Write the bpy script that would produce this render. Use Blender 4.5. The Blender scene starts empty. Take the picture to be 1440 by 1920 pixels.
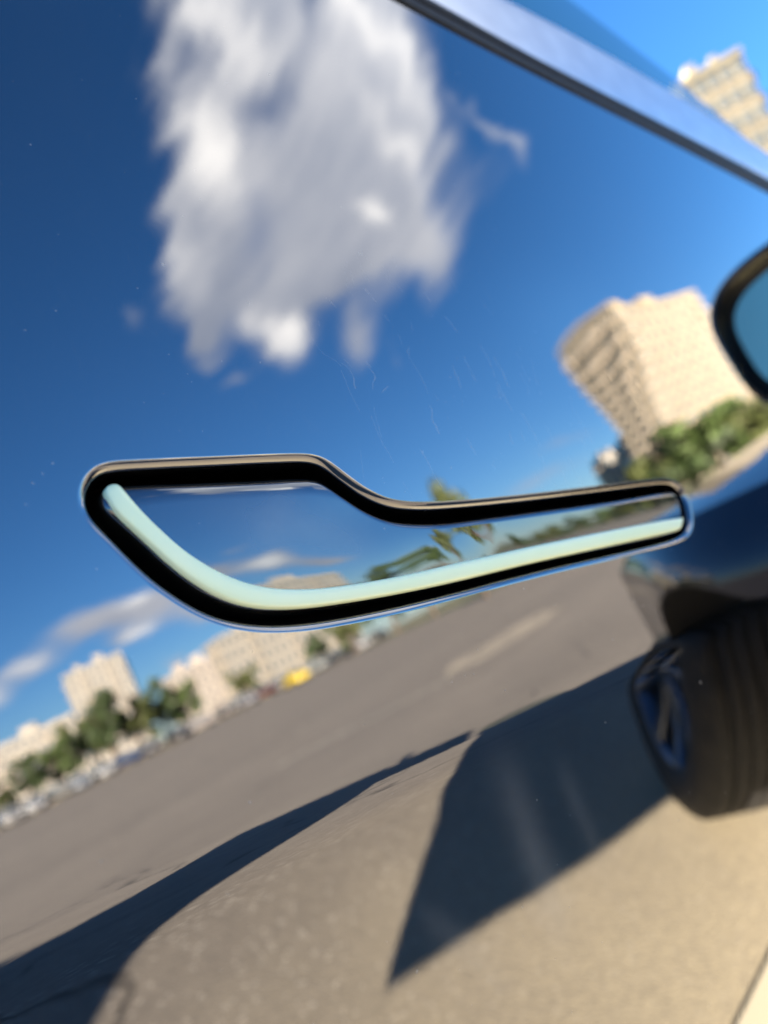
import bpy, bmesh, math, random
import numpy as np
from mathutils import Vector, Matrix
random.seed(7); rng = np.random.default_rng(7)
R = math.radians
S = bpy.context.scene
# ------------------------------------------------------------------ camera
PHI, PITCH, ROLL = R(50), R(5), math.atan2(.397, .918)
fw = Vector((math.cos(PHI)*math.cos(PITCH), math.sin(PHI)*math.cos(PITCH), math.sin(PITCH)))
rt = Vector((math.sin(PHI), -math.cos(PHI), 0)); up = rt.cross(fw)
cx = rt*math.cos(ROLL) - up*math.sin(ROLL)      # image right
cy = rt*math.sin(ROLL) + up*math.cos(ROLL)      # image up
cam = bpy.data.cameras.new('camera'); co = bpy.data.objects.new('camera', cam)
S.collection.objects.link(co); S.camera = co
# image right must be rt*cos - down*sin : horizon climbs to the right of the picture
c_, s_ = math.cos(ROLL), math.sin(ROLL)
ix = rt*c_ - up*s_; iy = up*c_ + rt*s_
m = Matrix((ix, iy, -fw)).transposed().to_4x4(); m.translation = Vector((0, -.17, .95)); co.matrix_world = m
cam.sensor_fit = 'VERTICAL'; cam.sensor_height = 36; cam.lens = 27
cam.clip_start = .01; cam.clip_end = 5000
cam.dof.use_dof = True; cam.dof.focus_distance = .215; cam.dof.aperture_fstop = 7.0
S.render.resolution_x = 768; S.render.resolution_y = 1024
# ------------------------------------------------------------------ sun, exposure
SUN = Vector((-.72, .69, 0)).normalized(); EL = R(17)
sd = Vector((SUN.x*math.cos(EL), SUN.y*math.cos(EL), math.sin(EL)))
sl = bpy.data.lights.new('sun', 'SUN'); sl.energy = 5.0; sl.angle = R(.5); sl.color = (1, .86, .68)
so = bpy.data.objects.new('sun', sl); S.collection.objects.link(so)
so.rotation_euler = sd.to_track_quat('Z', 'Y').to_euler()
vs = S.view_settings; vs.view_transform = 'Standard'; vs.look = 'None'; vs.gamma = 1; vs.exposure = 3.65
S.cycles.max_bounces = 10; S.cycles.glossy_bounces = 6; S.cycles.transmission_bounces = 6
S.cycles.caustics_reflective = False; S.cycles.sample_clamp_indirect = 10
# ------------------------------------------------------------------ world : clear sky with a few broken clouds
W = bpy.data.worlds.new('World'); S.world = W; W.use_nodes = True
nt = W.node_tree; nt.nodes.clear(); N = nt.nodes; L = nt.links
def mth(op, a, b=None, c=None, nt=nt):
    n = nt.nodes.new('ShaderNodeMath'); n.operation = op
    for i, v in enumerate((a, b, c)):
        if v is None: continue
        if isinstance(v, (int, float)): n.inputs[i].default_value = v
        else: nt.links.new(v, n.inputs[i])
    return n.outputs[0]
tc = N.new('ShaderNodeTexCoord'); sx = N.new('ShaderNodeSeparateXYZ'); L.new(tc.outputs['Generated'], sx.inputs[0])
def wnoise(sc, det, vec, rough=.55):
    n = N.new('ShaderNodeTexNoise'); n.inputs['Scale'].default_value = sc; n.inputs['Detail'].default_value = det
    n.inputs['Roughness'].default_value = rough; L.new(vec, n.inputs['Vector']); return n
az0 = mth('MULTIPLY', mth('ARCTAN2', mth('MULTIPLY', sx.outputs[1], -1), sx.outputs[0]), 57.2958)
el0 = mth('MULTIPLY', mth('ARCSINE', sx.outputs[2]), 57.2958)
cvc = N.new('ShaderNodeCombineXYZ'); L.new(mth('ADD', mth('MULTIPLY', az0, .93*.0042), mth('MULTIPLY', el0, -.36*.0042)), cvc.inputs[0]); L.new(mth('ADD', mth('MULTIPLY', az0, .36*.017), mth('MULTIPLY', el0, .93*.017)), cvc.inputs[1])
n1 = wnoise(9, 4, cvc.outputs[0], .5); n2 = wnoise(26, 4, cvc.outputs[0], .5)
sc1 = N.new('ShaderNodeSeparateColor'); L.new(n1.outputs['Color'], sc1.inputs[0])
sc2 = N.new('ShaderNodeSeparateColor'); L.new(n2.outputs['Color'], sc2.inputs[0])
# distortion shrinks towards the horizon, where clouds are far away and small
amp = mth('MULTIPLY_ADD', el0, .17, 1.2)
def warp(base, a, b):
    t = mth('ADD', mth('MULTIPLY', mth('SUBTRACT', a, .5), 1.5), mth('MULTIPLY', mth('SUBTRACT', b, .5), .7))
    return mth('ADD', base, mth('MULTIPLY', t, amp))
az = warp(az0, sc1.outputs[0], sc2.outputs[0]); el = warp(el0, sc1.outputs[1], sc2.outputs[1])
def blobs(lst):
    tot = None
    for (a, e, ra, re, am) in lst:
        qa = mth('POWER', mth('ABSOLUTE', mth('MULTIPLY', mth('SUBTRACT', az, a), 1/ra)), 2)
        qe = mth('POWER', mth('ABSOLUTE', mth('MULTIPLY', mth('SUBTRACT', el, e), 1/re)), 2)
        g = mth('MULTIPLY', mth('EXPONENT', mth('MULTIPLY', mth('ADD', qa, qe), -1)), am)
        tot = g if tot is None else mth('ADD', tot, g)
    return tot
CL = [(41,39.5,4.4,5,1.1),(33.5,44.5,4.6,4.2,1.0),(46,35,3.2,4.5,.9),(29,47,3.2,6,.9),(21,38.5,3.3,5,1.0),(24,33,5,5,1.0),(27,38,6,7,.5),(16.5,41,3.0,3.5,.7),
      (34,33,7,4,1.0),(30,26,4.4,3.6,1.0),(37,26,4.4,3.4,1.0),(41.5,28,4.5,3.0,.9),(45,24.3,2.2,3.2,1.0),(49,30.5,2.8,3.6,1.1),(39.5,21,2,1.6,.55),(32,29,4,3,.5),
      (51,27.5,2.0,2.0,.8),(52,25,1.8,.8,.45),(50.5,22.2,1.8,.7,.42),(55,31,1,2.5,.3),(16.8,28.6,.6,2.4,.5),(36,19,1,1,.35),
      (70.5,10.3,3.4,1.0,1.0),(66,9.7,3.2,1.3,1.0),(75.5,8.9,2.6,.8,.8),(68.5,8.0,2.2,.8,.7),(79,7.6,2.2,1.0,.8),(62,7.8,2.8,1.0,1.0),(66,5.2,1.1,.4,.6),
      (56,7.4,3.2,1.0,1.1),(51,6.4,2.4,.8,1.0),(58,9.6,1.7,.35,.5),(31,5.4,5.5,.7,.42),(26,7.4,4,.6,.38),(44,4.3,3,.7,.55),
      (68,64,14,5,1.0),(120,22,9,4,.6),(-70,18,10,4,.6),(-160,28,9,5,.6)]
BR = [(41.5,39,3.4,5,.55),(35,44,3,6,.35),(45,24.4,1.6,2.4,.75),(32,28.5,1.0,1.1,.45),(20,38,2.0,6,.28),(50,33,2,3,.25),(25.5,31,1.5,4,.25),(67,10.6,1.3,.5,.5),(67.5,8,1.2,.5,.5),(79,7.4,2,.8,.5),(75.5,9,2,.6,.3),(56,7.4,2,.6,.5),(44,4.3,3,.6,.4)]
n3 = wnoise(15, 5, cvc.outputs[0], .5)
dens = mth('ADD', blobs(CL), mth('MULTIPLY', mth('SUBTRACT', n3.outputs['Fac'], .5), .7))
mr = N.new('ShaderNodeMapRange'); mr.interpolation_type = 'SMOOTHSTEP'; L.new(dens, mr.inputs[0]); mr.inputs[1].default_value = .12; mr.inputs[2].default_value = 1.0
n4 = wnoise(10, 4, cvc.outputs[0], .5)
br = mth('ADD', blobs(BR), mth('MULTIPLY_ADD', n4.outputs['Fac'], .7, -.10))
cr_ = N.new('ShaderNodeValToRGB'); L.new(br, cr_.inputs[0])
e = cr_.color_ramp.elements; e[0].position = .1; e[0].color = (2.1/9, 2.35/9, 2.9/9, 1); e[1].position = 1.0; e[1].color = (1, .95, .86, 1)
csc = N.new('ShaderNodeVectorMath'); csc.operation = 'SCALE'; L.new(cr_.outputs[0], csc.inputs[0]); csc.inputs[3].default_value = 14
sky = N.new('ShaderNodeTexSky'); sky.sky_type = 'NISHITA'; sky.sun_disc = False; sky.sun_elevation = EL
sky.sun_rotation = math.atan2(SUN.x, SUN.y); sky.air_density = .85; sky.dust_density = .1; sky.ozone_density = 5
hs = N.new('ShaderNodeHueSaturation'); hs.inputs['Saturation'].default_value = 1.12; L.new(sky.outputs[0], hs.inputs['Color'])
mx = N.new('ShaderNodeMix'); mx.data_type = 'RGBA'; L.new(mr.outputs[0], mx.inputs[0]); L.new(hs.outputs[0], mx.inputs[6]); L.new(csc.outputs[0], mx.inputs[7])
bg = N.new('ShaderNodeBackground'); bg.inputs[1].default_value = .033; L.new(mx.outputs[2], bg.inputs[0])
wo = N.new('ShaderNodeOutputWorld'); L.new(bg.outputs[0], wo.inputs[0])
# ------------------------------------------------------------------ materials
def mat(name, col=(.5,.5,.5), rough=.5, metal=0, **k):
    m = bpy.data.materials.new(name); m.use_nodes = True; b = m.node_tree.nodes['Principled BSDF']
    b.inputs['Base Color'].default_value = (*col, 1); b.inputs['Roughness'].default_value = rough; b.inputs['Metallic'].default_value = metal
    for a, v in k.items(): b.inputs[a.replace('_', ' ')].default_value = v
    return m
def node(m, t, **k):
    n = m.node_tree.nodes.new('ShaderNode'+t)
    for a, v in k.items(): setattr(n, a, v)
    return n
def noisy(m, c1, c2, scale, detail=4, lo=.35, hi=.65, bump=0, coord='Object', dist=.01):
    """base colour wavers between two colours of the thing itself"""
    T = m.node_tree; b = T.nodes['Principled BSDF']
    t = node(m, 'TexCoord'); n = node(m, 'TexNoise'); n.inputs['Scale'].default_value = scale; n.inputs['Detail'].default_value = detail
    T.links.new(t.outputs[coord], n.inputs['Vector']); r = node(m, 'ValToRGB'); T.links.new(n.outputs['Fac'], r.inputs[0])
    q = r.color_ramp.elements; q[0].position = lo; q[0].color = (*c1, 1); q[1].position = hi; q[1].color = (*c2, 1)
    T.links.new(r.outputs[0], b.inputs['Base Color'])
    if bump:
        u = node(m, 'Bump'); u.inputs['Strength'].default_value = bump; u.inputs['Distance'].default_value = dist
        T.links.new(n.outputs['Fac'], u.inputs['Height']); T.links.new(u.outputs[0], b.inputs['Normal'])
    return m
def paint(name, dust=1.0, scratch=True, col=(.185,.188,.20), FILM=.02):
    """mirror-like dark metallic lacquer with dust specks, swirl marks and hairline scratches"""
    m = mat(name, col, .012, 1.0); T = m.node_tree; b = T.nodes['Principled BSDF']; o = T.nodes['Material Output']
    M = lambda op, a, c=None: mth(op, a, c, nt=T)
    t = node(m, 'TexCoord')
    def specks(scale, lo, hi, keep, seed):
        mp = node(m, 'Mapping'); mp.inputs['Location'].default_value = (seed, seed*.3, seed*.7); T.links.new(t.outputs['Object'], mp.inputs[0])
        v = node(m, 'TexVoronoi'); v.inputs['Scale'].default_value = scale; T.links.new(mp.outputs[0], v.inputs['Vector'])
        s = node(m, 'SeparateColor'); T.links.new(v.outputs['Color'], s.inputs[0])
        size = M('MULTIPLY', s.outputs[1], hi)
        d = M('SUBTRACT', 1, M('MINIMUM', M('DIVIDE', v.outputs['Distance'], M('ADD', size, lo)), 1))
        return M('MULTIPLY', M('POWER', d, .7), M('GREATER_THAN', s.outputs[0], 1-keep))
    def patch(cxz, rad):
        s = node(m, 'VectorMath', operation='DISTANCE'); T.links.new(t.outputs['Object'], s.inputs[0]); s.inputs[1].default_value = (cxz[0], .02, cxz[1])
        r = node(m, 'MapRange'); r.interpolation_type = 'SMOOTHSTEP'; T.links.new(s.outputs[1], r.inputs[0])
        r.inputs[1].default_value = rad; r.inputs[2].default_value = rad*.25; return r.outputs[0]
    def lines(rot, scale, thick, warpamt, keep):
        mp = node(m, 'Mapping'); mp.inputs['Rotation'].default_value = (0, R(rot), 0); mp.inputs['Scale'].default_value = (1, 1, .16)
        nz = node(m, 'TexNoise'); nz.inputs['Scale'].default_value = 35; T.links.new(t.outputs['Object'], nz.inputs['Vector'])
        sv = node(m, 'VectorMath', operation='MULTIPLY_ADD'); T.links.new(nz.outputs['Color'], sv.inputs[0]); sv.inputs[1].default_value = (warpamt,)*3; T.links.new(t.outputs['Object'], sv.inputs[2])
        T.links.new(sv.outputs[0], mp.inputs[0])
        v = node(m, 'TexVoronoi'); v.inputs['Scale'].default_value = scale; T.links.new(mp.outputs[0], v.inputs['Vector'])
        sp = node(m, 'SeparateXYZ'); pm = node(m, 'VectorMath', operation='SUBTRACT'); T.links.new(mp.outputs[0], pm.inputs[0]); T.links.new(v.outputs['Position'], pm.inputs[1]); T.links.new(pm.outputs[0], sp.inputs[0])
        s = node(m, 'SeparateColor'); T.links.new(v.outputs['Color'], s.inputs[0])
        ln = M('LESS_THAN', M('ABSOLUTE', sp.outputs[0]), thick); end = M('LESS_THAN', M('ABSOLUTE', sp.outputs[2]), .25/scale)
        return M('MULTIPLY', M('MULTIPLY', ln, end), M('GREATER_THAN', s.outputs[0], 1-keep))
    f = M('MULTIPLY', specks(330, .035, .10, .16, 1), .34)
    f = M('ADD', f, M('MULTIPLY', specks(90, .03, .06, .10, 5), .40))
    if scratch:
        p = M('ADD', patch((.20, 1.0), .085), M('MULTIPLY', patch((.25, .97), .05), .7)); p = M('ADD', p, .05)
        l = M('ADD', M('ADD', lines(12, 210, .00009, .012, .12), lines(-38, 170, .00008, .03, .12)), M('ADD', lines(60, 150, .00008, .05, .10), lines(-5, 260, .00008, .03, .12)))
        f = M('ADD', f, M('MULTIPLY', M('MULTIPLY', l, p), .27))
        f = M('ADD', f, M('MULTIPLY', M('MULTIPLY', specks(520, .05, .16, .35, 9), patch((.21, .985), .07)), .22))
    f = M('MULTIPLY', M('MINIMUM', f, .8), dust)
    # light streaks painted as a pale film on the lower panel, smear on the handle
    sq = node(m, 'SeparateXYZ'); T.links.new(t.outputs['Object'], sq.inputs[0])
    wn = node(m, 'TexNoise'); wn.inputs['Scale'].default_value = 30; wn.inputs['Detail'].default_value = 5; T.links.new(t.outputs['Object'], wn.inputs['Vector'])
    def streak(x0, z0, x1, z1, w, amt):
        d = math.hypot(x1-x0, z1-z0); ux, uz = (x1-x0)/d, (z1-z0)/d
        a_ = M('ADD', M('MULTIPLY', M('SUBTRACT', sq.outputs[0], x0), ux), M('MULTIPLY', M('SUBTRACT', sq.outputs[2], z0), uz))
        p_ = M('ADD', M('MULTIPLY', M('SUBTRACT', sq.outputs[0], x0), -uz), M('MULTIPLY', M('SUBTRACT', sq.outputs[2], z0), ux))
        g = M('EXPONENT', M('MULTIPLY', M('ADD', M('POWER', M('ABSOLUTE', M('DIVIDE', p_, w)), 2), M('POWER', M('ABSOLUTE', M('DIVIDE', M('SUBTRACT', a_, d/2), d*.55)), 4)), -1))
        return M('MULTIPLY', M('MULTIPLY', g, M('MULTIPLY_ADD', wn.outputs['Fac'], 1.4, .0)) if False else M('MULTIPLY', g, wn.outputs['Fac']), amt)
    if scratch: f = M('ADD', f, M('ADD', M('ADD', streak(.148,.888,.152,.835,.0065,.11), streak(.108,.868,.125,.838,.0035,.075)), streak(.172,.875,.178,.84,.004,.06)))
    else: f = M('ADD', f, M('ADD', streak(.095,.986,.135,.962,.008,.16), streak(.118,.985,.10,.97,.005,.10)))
    # thin film of road dust
    nf = node(m, 'TexNoise'); nf.inputs['Scale'].default_value = 14; nf.inputs['Detail'].default_value = 6; T.links.new(t.outputs['Object'], nf.inputs['Vector'])
    f = M('ADD', f, M('MULTIPLY', M('POWER', nf.outputs['Fac'], 2.5), FILM))
    pe = node(m, 'TexNoise'); pe.inputs['Scale'].default_value = 260; pe.inputs['Detail'].default_value = 2; T.links.new(t.outputs['Object'], pe.inputs['Vector'])
    bp = node(m, 'Bump'); bp.inputs['Strength'].default_value = .0035; bp.inputs['Distance'].default_value = .0006; T.links.new(pe.outputs['Fac'], bp.inputs['Height']); T.links.new(bp.outputs[0], b.inputs['Normal'])
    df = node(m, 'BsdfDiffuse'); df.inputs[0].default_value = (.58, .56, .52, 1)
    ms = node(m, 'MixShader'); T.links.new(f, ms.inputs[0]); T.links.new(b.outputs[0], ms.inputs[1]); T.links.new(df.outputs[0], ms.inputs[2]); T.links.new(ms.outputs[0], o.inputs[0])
    return m
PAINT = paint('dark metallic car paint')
PAINTB = mat('dark blue body paint', (.012,.02,.045), .04, .5, Coat_Weight=.3, Coat_Roughness=.01)
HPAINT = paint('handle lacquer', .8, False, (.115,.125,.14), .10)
TRIM = noisy(mat('satin belt trim', (.5,.5,.5), .38, 1.0), (.46,.47,.50), (.54,.55,.57), 60)
RUB = noisy(mat('black rubber', (.012,.012,.013), .55, 0, Specular_IOR_Level=.15), (.009,.009,.010), (.02,.019,.018), 300, bump=.05, dist=.0005)
BLACK = noisy(mat('gloss black plastic', (.004,.004,.004), .18, 0, Specular_IOR_Level=.25), (.003,.003,.003), (.006,.005,.006), 200)
MINT = noisy(mat('mint green strip', (.82,.92,.64), .3, 0, Coat_Weight=.2, Coat_Roughness=.2), (.80,.93,.60), (.84,.95,.64), 30)
GLASS = mat('side window glass', (.1,.1,.1), 0)
def make_glass(m, tint, fac0=.12):
    T = m.node_tree; o = T.nodes['Material Output']; t = node(m, 'BsdfTransparent'); t.inputs[0].default_value = (*tint, 1)
    g = node(m, 'BsdfGlossy'); g.inputs['Roughness'].default_value = .01; lw = node(m, 'Fresnel'); lw.inputs[0].default_value = 1.5
    x = node(m, 'MixShader'); T.links.new(lw.outputs[0], x.inputs[0]); T.links.new(t.outputs[0], x.inputs[1]); T.links.new(g.outputs[0], x.inputs[2]); T.links.new(x.outputs[0], o.inputs[0])
make_glass(GLASS, (.40,.45,.35))
CONC4 = noisy(mat('warm render', (.3,.26,.17), .85), (.17,.155,.115), (.23,.205,.15), .3)
MIRR = mat('mirror glass', (1.0,.98,.66), .02, 1)
TYRE = noisy(mat('tyre rubber', (.02,.02,.02), .7), (.007,.007,.008), (.018,.017,.016), 30, bump=.2, dist=.003)
RIM = mat('dark alloy', (.16,.18,.22), .25, 1.0)
LINER = mat('arch liner', (.006,.006,.007), .8)
def asphalt():
    m = mat('asphalt', (.13,.12,.11), .85); T = m.node_tree; b = T.nodes['Principled BSDF']; M = lambda op, a, c=None: mth(op, a, c, nt=T)
    t = node(m, 'TexCoord')
    def nz(s, d, r=.6):
        n = node(m, 'TexNoise'); n.inputs['Scale'].default_value = s; n.inputs['Detail'].default_value = d; n.inputs['Roughness'].default_value = r; T.links.new(t.outputs['Object'], n.inputs['Vector']); return n.outputs['Fac']
    mp = node(m, 'Mapping'); mp.inputs['Rotation'].default_value = (0,0,R(12)); mp.inputs['Scale'].default_value = (.06,.5,1); T.links.new(t.outputs['Object'], mp.inputs[0])
    ns = node(m, 'TexNoise'); ns.inputs['Scale'].default_value = 1.0; ns.inputs['Detail'].default_value = 4; T.links.new(mp.outputs[0], ns.inputs['Vector'])
    v = node(m, 'TexVoronoi'); v.inputs['Scale'].default_value = 110; T.links.new(t.outputs['Object'], v.inputs['Vector'])
    sc = node(m, 'SeparateColor'); T.links.new(v.outputs['Color'], sc.inputs[0])
    f = M('ADD', M('MULTIPLY', nz(1.3, 5), .5), M('MULTIPLY', nz(22, 4), .45)); f = M('ADD', f, M('MULTIPLY', ns.outputs['Fac'], .65)); f = M('ADD', f, M('MULTIPLY', sc.outputs[0], .32))
    f = M('SUBTRACT', f, .42)
    r = node(m, 'ValToRGB'); T.links.new(f, r.inputs[0]); q = r.color_ramp.elements
    q[0].position = .0; q[0].color = (.105,.094,.08,1); q[1].position = 1; q[1].color = (.30,.262,.21,1)
    # a few pale stones and flattened specks in the wearing course
    gl = M('GREATER_THAN', sc.outputs[1], .95); mixc = node(m, 'Mix', data_type='RGBA'); T.links.new(M('MULTIPLY', gl, .65), mixc.inputs[0]); T.links.new(r.outputs[0], mixc.inputs[6]); mixc.inputs[7].default_value = (.48,.44,.37,1)
    # hairline cracks
    wp = node(m, 'TexNoise'); wp.inputs['Scale'].default_value = 1.2; wp.inputs['Detail'].default_value = 4; T.links.new(t.outputs['Object'], wp.inputs['Vector'])
    wa = node(m, 'VectorMath', operation='MULTIPLY_ADD'); T.links.new(wp.outputs['Color'], wa.inputs[0]); wa.inputs[1].default_value = (1.6, 1.6, 0); T.links.new(t.outputs['Object'], wa.inputs[2])
    ce = node(m, 'TexVoronoi'); ce.feature = 'DISTANCE_TO_EDGE'; ce.inputs['Scale'].default_value = .22; T.links.new(wa.outputs[0], ce.inputs['Vector'])
    ck = M('MULTIPLY', M('LESS_THAN', ce.outputs['Distance'], .0035), .6); cm = node(m, 'Mix', data_type='RGBA'); T.links.new(ck, cm.inputs[0]); T.links.new(mixc.outputs[2], cm.inputs[6]); cm.inputs[7].default_value = (.03,.028,.025,1); mixc = cm
    # glare near the wheel and sill, painted in as a paler ground colour
    ds = node(m, 'VectorMath', operation='DISTANCE'); T.links.new(t.outputs['Object'], ds.inputs[0]); ds.inputs[1].default_value = (1.15, .12, 0)
    dr = node(m, 'MapRange'); dr.interpolation_type = 'SMOOTHSTEP'; T.links.new(M('ADD', ds.outputs[1], M('MULTIPLY', nz(2.2, 5), .7)), dr.inputs[0]); dr.inputs[1].default_value = 2.1; dr.inputs[2].default_value = .55; dr.inputs[3].default_value = 0; dr.inputs[4].default_value = .95
    sn = node(m, 'Mix', data_type='RGBA'); T.links.new(M('MULTIPLY', dr.outputs[0], M('ADD', M('MULTIPLY', sc.outputs[2], .35), .65)), sn.inputs[0]); T.links.new(mixc.outputs[2], sn.inputs[6]); sn.inputs[7].default_value = (.62,.53,.35,1)
    T.links.new(sn.outputs[2], b.inputs['Base Color'])
    u = node(m, 'Bump'); u.inputs['Strength'].default_value = .35; u.inputs['Distance'].default_value = .002; T.links.new(v.outputs['Distance'], u.inputs['Height']); T.links.new(u.outputs[0], b.inputs['Normal'])
    return m
ASPH = asphalt()
CONC = noisy(mat('cream concrete panel', (.40,.35,.27), .85), (.23,.195,.14), (.32,.27,.195), .5, bump=.2, dist=.05)
CONC2 = noisy(mat('grey brick wall', (.42,.37,.33), .85), (.36,.31,.27), (.46,.41,.36), .4)
CONC3 = noisy(mat('dark facade', (.10,.13,.17), .6), (.08,.10,.14), (.14,.17,.21), .3)
ORNG = mat('orange stair panel', (.45,.20,.11), .8)
WIN = mat('window glass far', (.10,.12,.13), .12)
CONCG = noisy(mat('greyish concrete panel', (.34,.32,.28), .85), (.27,.25,.22), (.37,.34,.29), .5, bump=.2, dist=.05)
BALC = noisy(mat('balcony parapet', (.55,.49,.40), .8), (.30,.26,.20), (.40,.34,.27), 1)
ROOF = mat('roof felt', (.12,.11,.10), .9)
LEAF = [noisy(mat('foliage %s' % k, c, .6), tuple(v*.55 for v in c), tuple(v*1.5 for v in c), 1.3) for k, c in (('dark green',(.036,.058,.016)),('olive',(.072,.088,.022)),('fresh green',(.058,.092,.02)))]
BARK = noisy(mat('bark', (.11,.08,.055), .9), (.07,.05,.035), (.15,.11,.08), 8, bump=.4, dist=.02)
GRASS = noisy(mat('verge grass', (.09,.13,.035), .9), (.06,.09,.025), (.15,.16,.06), 3)
PLINE = noisy(mat('worn road paint', (.4,.38,.33), .8), (.26,.24,.20), (.50,.46,.38), 6)
# ------------------------------------------------------------------ mesh helpers
def link(name, me, m=None, parent=None, smooth=False):
    o = bpy.data.objects.new(name, me); S.collection.objects.link(o)
    if m: me.materials.append(m)
    if parent: o.parent = parent
    if smooth: me.polygons.foreach_set('use_smooth', [True]*len(me.polygons))
    return o
def mesh(name, v, f, m=None, parent=None, smooth=False, normals=None):
    me = bpy.data.meshes.new(name); me.from_pydata([tuple(p) for p in v], [], f); me.update()
    o = link(name, me, m, parent, smooth)
    if normals is not None: me.normals_split_custom_set_from_vertices([tuple(n) for n in normals])
    return o
def tag(o, label=None, cat=None, group=None, kind=None):
    for k, v in (('label', label), ('category', cat), ('group', group), ('kind', kind)):
        if v: o[k] = v
    return o
def empty(name, loc, rz=0):
    o = bpy.data.objects.new(name, None); S.collection.objects.link(o); o.location = loc; o.rotation_euler = (0,0,rz); o.empty_display_size = .2; return o
def box_bm(bm, x0, x1, y0, y1, z0, z1, M=None):
    vs = [bm.verts.new(v) for v in ((x0,y0,z0),(x1,y0,z0),(x1,y1,z0),(x0,y1,z0),(x0,y0,z1),(x1,y0,z1),(x1,y1,z1),(x0,y1,z1))]
    for f in ((3,2,1,0),(4,5,6,7),(0,1,5,4),(1,2,6,5),(2,3,7,6),(3,0,4,7)): bm.faces.new([vs[i] for i in f])
    if M:
        for v in vs: v.co = M @ v.co
    return vs
def bmo(name, bm, m=None, parent=None, smooth=False, bevel=0):
    if bevel: bmesh.ops.bevel(bm, geom=bm.edges[:], offset=bevel, segments=2, affect='EDGES', clamp_overlap=True)
    bmesh.ops.recalc_face_normals(bm, faces=bm.faces[:])
    me = bpy.data.meshes.new(name); bm.to_mesh(me); bm.free(); return link(name, me, m, parent, smooth)
# ------------------------------------------------------------------ door skin surface  y = h(x, z)
T0, TL, KZ, CR0, CR1 = math.tan(R(2.0)), math.tan(R(9)), .25, .9157, -.127
S1, XA, XB = .09, -.05, .35
DENT = .0009
def gx(x):
    t = np.clip((x-XA)/(XB-XA), 0, 1); w = XB-XA
    return S1*(w*(t**3-t**4/2)+np.maximum(x-XB, 0))
def h(x, z):
    x = np.asarray(x, float); z = np.asarray(z, float); zz = z-.95
    y = gx(x) + T0*zz + .5*KZ*zz**2*np.where(zz > 0, 1, .3)
    y = y + (T0+TL)*.0018*np.logaddexp(0, (CR0+CR1*x-z)/.0018)
    y = y + DENT*np.exp(-((x-.30)/.055)**2-((z-1.012)/.032)**2)      # faint waviness of the pressed panel
    y = y + .10*.004*np.logaddexp(0, (.60-z)/.004)          # sill turns under
    return y
def nrm(fn, x, z, e=2e-5):
    a = (fn(x+e, z)-fn(x-e, z))/(2*e); b = (fn(x, z+e)-fn(x, z-e))/(2*e)
    n = np.stack([a, -np.ones_like(a), b], -1); return n/np.linalg.norm(n, axis=-1, keepdims=True)
A = lambda l: np.array(l, float)/1000
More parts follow.
